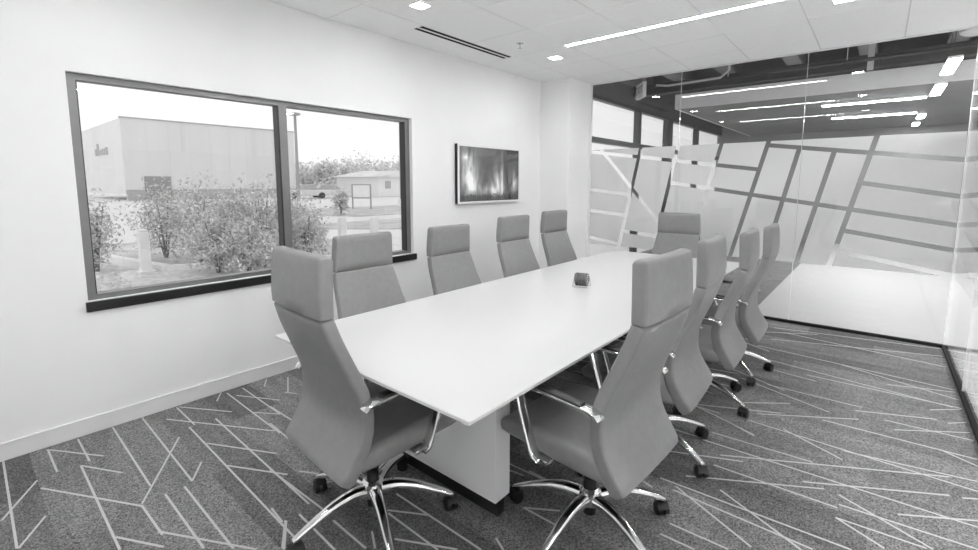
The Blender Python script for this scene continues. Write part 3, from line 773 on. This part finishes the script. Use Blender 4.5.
quad_slab('ground_lawn', [(-12, 2.0), (-9.1, 2.1), (-6.5, 2.6), (-5.4, 5.2), (-7.6, 7.4), (-12, 6.6)], GZ - .1, GZ + .01, M['lawn'], 'planting bed under the shrubs outside')
quad_slab('ground_verge', [(-13.5, 7.2), (-9.6, 10.4), (-9.6, 22), (-13.5, 16)], GZ - .1, GZ + .01, M['lawn'], 'narrow grass verge by the street')
quad_slab('ground_verge_far', [(-24, 10), (-16, 13.2), (-16, 30), (-24, 24)], GZ - .1, GZ + .01, M['lawn'], 'wide grass strip across the street')
bm = bmesh.new()
for a, b in zip([(-9.3, 2.12), (-6.50, 2.62), (-5.25, 5.3)], [(-6.50, 2.62), (-5.25, 5.3), (-5.0, 6.4)]):
    d = Vector((b[0] - a[0], b[1] - a[1], 0)); n = Vector((-d.y, d.x, 0)).normalized() * .08
    q = [Vector((a[0], a[1], 0)) - n, Vector((b[0], b[1], 0)) - n, Vector((b[0], b[1], 0)) + n, Vector((a[0], a[1], 0)) + n]
    A = [bm.verts.new((p.x, p.y, GZ + .1)) for p in q]; B = [bm.verts.new((p.x, p.y, GZ - .05)) for p in q]
    bm.faces.new(A)
    for i in range(4): bm.faces.new((A[i], B[i], B[(i + 1) % 4], A[(i + 1) % 4]))
bmesh.ops.recalc_face_normals(bm, faces=bm.faces[:])
tag(link('kerb', bm, M['kerb']), 'pale concrete kerb edging the gravel bed', 'kerb')
# gravel stones
bm = bmesh.new(); rg = random.Random(3)
for k in range(2600):
    x = -2.6 - 6.2 * rg.random() ** .8; yv = -.2 + 4.6 * rg.random(); s = rg.uniform(.025, .075)
    if yv > 2.15 + (x + 6.5) * .16 or (x < -5.0 and yv > 1.9) or (yv > 1.2 and x < -6.9): continue
    a = rg.random() * 6.28; c = Vector((x, yv, GZ + s * .12))
    p = [Vector((math.cos(a + q * PI / 2) * s * rg.uniform(.7, 1.2), math.sin(a + q * PI / 2) * s * rg.uniform(.5, 1), 0)) for q in range(4)]
    vs = [bm.verts.new(c + q) for q in p]; t = bm.verts.new(c + Vector((0, 0, s * .55)))
    for i in range(4): bm.faces.new((vs[i], vs[(i + 1) % 4], t))
tag(link('gravel_stones', bm, M['stone']), 'loose pale gravel stones outside the window', 'gravel', kind='stuff')
# bollards
for (px, py_), lab in zip(((146, 272), (343, 248), (375, 248)), ('white square bollard at the gravel edge before the shrubs', 'white bollard by the street, closer to the shrubs', 'white bollard by the street, further from the shrubs')):
    p = pix_floor(px, py_, GZ); e = empty('bollard', (p.x, p.y, GZ)); tag(e, lab, 'bollard', 'white bollards outside')
    link('post', boxm(-.08, .08, -.08, .08, 0, .74, bev=.012), M['bollard'], e)
    link('cap', boxm(-.07, .07, -.07, .07, .74, .775, bev=.02), M['bollard'], e)
    link('footing', boxm(-.13, .13, -.13, .13, 0, .03, bev=.008), M['kerb'], e)
# shrubs
def leaves(bm, rg, n, rad, h, zc, size):
    for k in range(n):
        u = rg.random() * 2 * PI; ph = math.acos(rg.uniform(-1, 1)); r = rg.random() ** .45
        lump = 1 + .28 * math.sin(3 * u + 5 * ph) + .18 * math.sin(7 * u)
        c = Vector((math.cos(u) * math.sin(ph) * rad * r * lump, math.sin(u) * math.sin(ph) * rad * r * lump, zc + math.cos(ph) * h * r * lump))
        if c.z < .06: c.z = .06 + rg.random() * .25
        d = Vector((rg.gauss(0, 1), rg.gauss(0, 1), rg.gauss(.4, 1))).normalized(); s = size * rg.uniform(.6, 1.3)
        a = d.cross(Vector((rg.gauss(0, 1), rg.gauss(0, 1), rg.gauss(0, 1)))).normalized()
        f = [bm.verts.new(c - d * s), bm.verts.new(c + a * s * .42), bm.verts.new(c + d * s), bm.verts.new(c - a * s * .42)]
        bm.faces.new(f)
def shrub(x, y, h, rad, label, n=1500, size=.036, seed=1, name='shrub', mat='leaf', group='shrubs outside the window', z=GZ, cat='shrub', trunk=.2):
    rg = random.Random(seed); e = empty(name, (x, y, z)); tag(e, label, cat, group)
    b = bmesh.new(); leaves(b, rg, n, rad, h * .47, h * .53, size); link('foliage', b, M[mat], e)
    s = bmesh.new()
    for k in range(7):
        a = rg.random() * 6.28; q = rad * rg.uniform(.2, .7)
        tube(s, [(0.02 * math.cos(a), .02 * math.sin(a), 0), (q * .3 * math.cos(a), q * .3 * math.sin(a), h * .3), (q * math.cos(a), q * math.sin(a), h * rg.uniform(.65, .9))], [.02 * trunk / .2, .014 * trunk / .2, .005], 5)
    link('stems', s, M['bark'], e)
SH = [(-7.4, 1.75, 1.35, .38, 'small shrub showing at the left window edge'), (-8.2, 3.05, 1.55, .62, 'leafy shrub left of the building door'), (-7.0, 3.35, 1.62, .62, 'round leafy shrub below the building door'),
      (-6.3, 3.75, 1.50, .58, 'dense leafy shrub right of the building door'), (-5.5, 3.95, 1.62, .55, 'tall leafy shrub close to the window mullion'), (-5.6, 3.15, 1.05, .50, 'low shrub at the gravel edge'), (-4.7, 3.35, 1.0, .48, 'low shrub nearest to the window glass'),
      (-5.9, 4.75, 1.45, .60, 'leafy shrub behind the window mullion'), (-7.6, 4.4, 1.45, .62, 'leafy shrub at the back of the planting bed'), (-4.9, 4.45, 1.12, .45, 'leafy shrub showing in the right window pane')]
for k, (x, y, h, r, lab) in enumerate(SH): shrub(x, y, h, r, lab, seed=20 + k, n=int(2600 * r / .5))
# opposite building
bx0, by0, by1, bh = -50.4, 11.4, 28.0, 7.65
bd = empty('building', (bx0, by0, GZ)); tag(bd, 'low windowless metal panelled building across the street', 'building')
link('front_wall', boxm(-.3, 0, 0, by1 - by0, 1.0, bh), M['stucco'], bd)
link('side_wall', boxm(-18, -.3, 0, .3, .6, bh), M['stuccol'], bd)
link('rear_wall', boxm(-18, -.3, by1 - by0 - .3, by1 - by0, 0, bh), M['stucco'], bd)
link('roof', boxm(-18, -.3, .3, by1 - by0 - .3, bh - .3, bh - .05), M['stucco'], bd)
link('parapet_cap', boxm(-.4, .08, -.08, by1 - by0, bh, bh + .12), M['extbase'], bd)
link('base_wall', boxm(-.35, -.06, .05, by1 - by0, 0, 1.0), M['extbase'], bd)
dr = link('roller_door', boxm(0, .06, 1.45, 3.65, .15, 2.3), M['extdark'], bd)
for k in range(9): link('door_slat', boxm(.06, .085, 1.52, 3.58, .3 + k * .215, .47 + k * .215), M['extdark'], dr)
for k in range(1, 9): link('panel_joint', boxm(0, .015, k * 1.85 - .02, k * 1.85 + .02, 2.4, bh), M['stucco'], bd)
rg = random.Random(4)
for k in range(6): link('wall_letter', boxm(-11.2 + k * .95, -10.6 + k * .95, -.12, 0, 4.55, 4.55 + rg.choice((.5, .7, 1.2, .6))), M['letter'], bd)
# street furniture
def pole(px, py_, h, r, label, arm=False, name='lamp_post'):
    p = pix_floor(px, py_, GZ); e = empty(name, (p.x, p.y, GZ)); tag(e, label, 'pole')
    smooth_mod(link('shaft', cyl(bmesh.new(), (0, 0, 0), (0, 0, h), r, r * .7, 12), M['pole'], e))
    if arm: link('lamp_head', boxm(-.35, .35, -.25, .25, h, h + .16, bev=.03), M['pole'], e)
    else:
        for zz in (h - .5, h - 1.2): link('cross_arm', boxm(-.06, .06, -.9, .9, zz, zz + .12), M['pole'], e)
    link('base_block', cyl(bmesh.new(), (0, 0, 0), (0, 0, .5), r * 2.2, n=14), M['kerb'], e)
pole(299, 206, 6.35, .13, 'tall parking lamp post with flat head past the shrubs', True)
pole(402, 206, 9.0, .13, 'tall utility pole beside the right window frame', False, 'utility_pole')
p = pix_floor(362, 209, GZ); e = empty('sign_board', (p.x, p.y, GZ), math.radians(38)); tag(e, 'blank white sign board on two posts by the street', 'sign')
for s in (-1, 1): link('post', boxm(s * .58 - .04, s * .58 + .04, -.04, .04, 0, 1.55), M['pole'], e)
link('panel', boxm(-.54, .54, -.02, .02, .75, 1.5), M['bollard'], e)
link('cross_rail', boxm(-.54, .54, -.03, .03, .66, .74), M['pole'], e); link('cross_rail', boxm(-.54, .54, -.03, .03, 1.5, 1.56), M['pole'], e)
p = pix_floor(341, 215, GZ); shrub(p.x, p.y, 1.35, .42, 'small dark upright bush beside the sign board', n=700, size=.09, seed=60, mat='leaf')
# distant trees and a house
TR = [(294, 194.4, 4.0, 2.0, 'pale tree right of the lamp post'), (309, 192.6, 5.2, 3.0, 'pale round tree behind the parked car'), (326, 194.3, 4.9, 2.2, 'pale tree with a raised crown left of the bush by the sign'), (343, 192.4, 5.6, 3.2, 'wide pale tree behind the sign board bush'),
      (361, 191.0, 7.6, 4.6, 'broad pale tree crown above the sign board'), (382, 192.3, 5.4, 3.0, 'pale tree crown between sign board and utility pole'), (400, 191.0, 7.0, 4.2, 'pale tree crown beside the utility pole')]
for k, (px, py_, h, r, lab) in enumerate(TR):
    p = pix_floor(px, py_, GZ); shrub(p.x, p.y, h, r, lab, n=1500, size=.33, seed=80 + k, name='tree', mat='leafp', group='trees across the street', cat='tree', trunk=1.6)
p = pix_floor(385, 195.6, GZ); hs = empty('house', (p.x, p.y, GZ), math.radians(20)); tag(hs, 'pale low house with pitched roof across the street', 'house')
link('walls', boxm(-3, 3, -6, 6, 0, 2.4), M['stuccol'], hs)
link('roof', slab_poly(bmesh.new(), [(-6.5, 2.4), (6.5, 2.4), (0, 3.3)], 'x', -3.4, 3.4), M['leafp'], hs)
for yy in (-4, 0, 4): link('window', boxm(3, 3.05, yy - .6, yy + .6, 1.0, 1.9), M['extbase'], hs)
# parked cars
def car(px, py_, rz, label):
    p = pix_floor(px, py_, GZ); e = empty('parked_car', (p.x, p.y, GZ), rz); tag(e, label, 'car', 'cars across the street')
    link('body', boxm(-2.2, 2.2, -.88, .88, .3, .92, bev=.14, seg=3), M['car'], e)
    cb = slab_poly(bmesh.new(), [(-1.5, .9), (1.25, .9), (.6, 1.45), (-1.0, 1.45)], 'y', -.74, .74); link('cabin', cb, M['carglass'], e)
    link('roof', boxm(-.98, .58, -.72, .72, 1.44, 1.5, bev=.02), M['car'], e)
    for sx in (-1.35, 1.35):
        for sy in (-.84, .84): link('wheel', cyl(bmesh.new(), (sx, sy - .08, .33), (sx, sy + .08, .33), .33, n=18), M['tyre'], e)
car(329, 197.4, math.radians(75), 'pale parked car in front of the distant trees')
car(309, 198.4, math.radians(60), 'pale parked car near the lamp post')
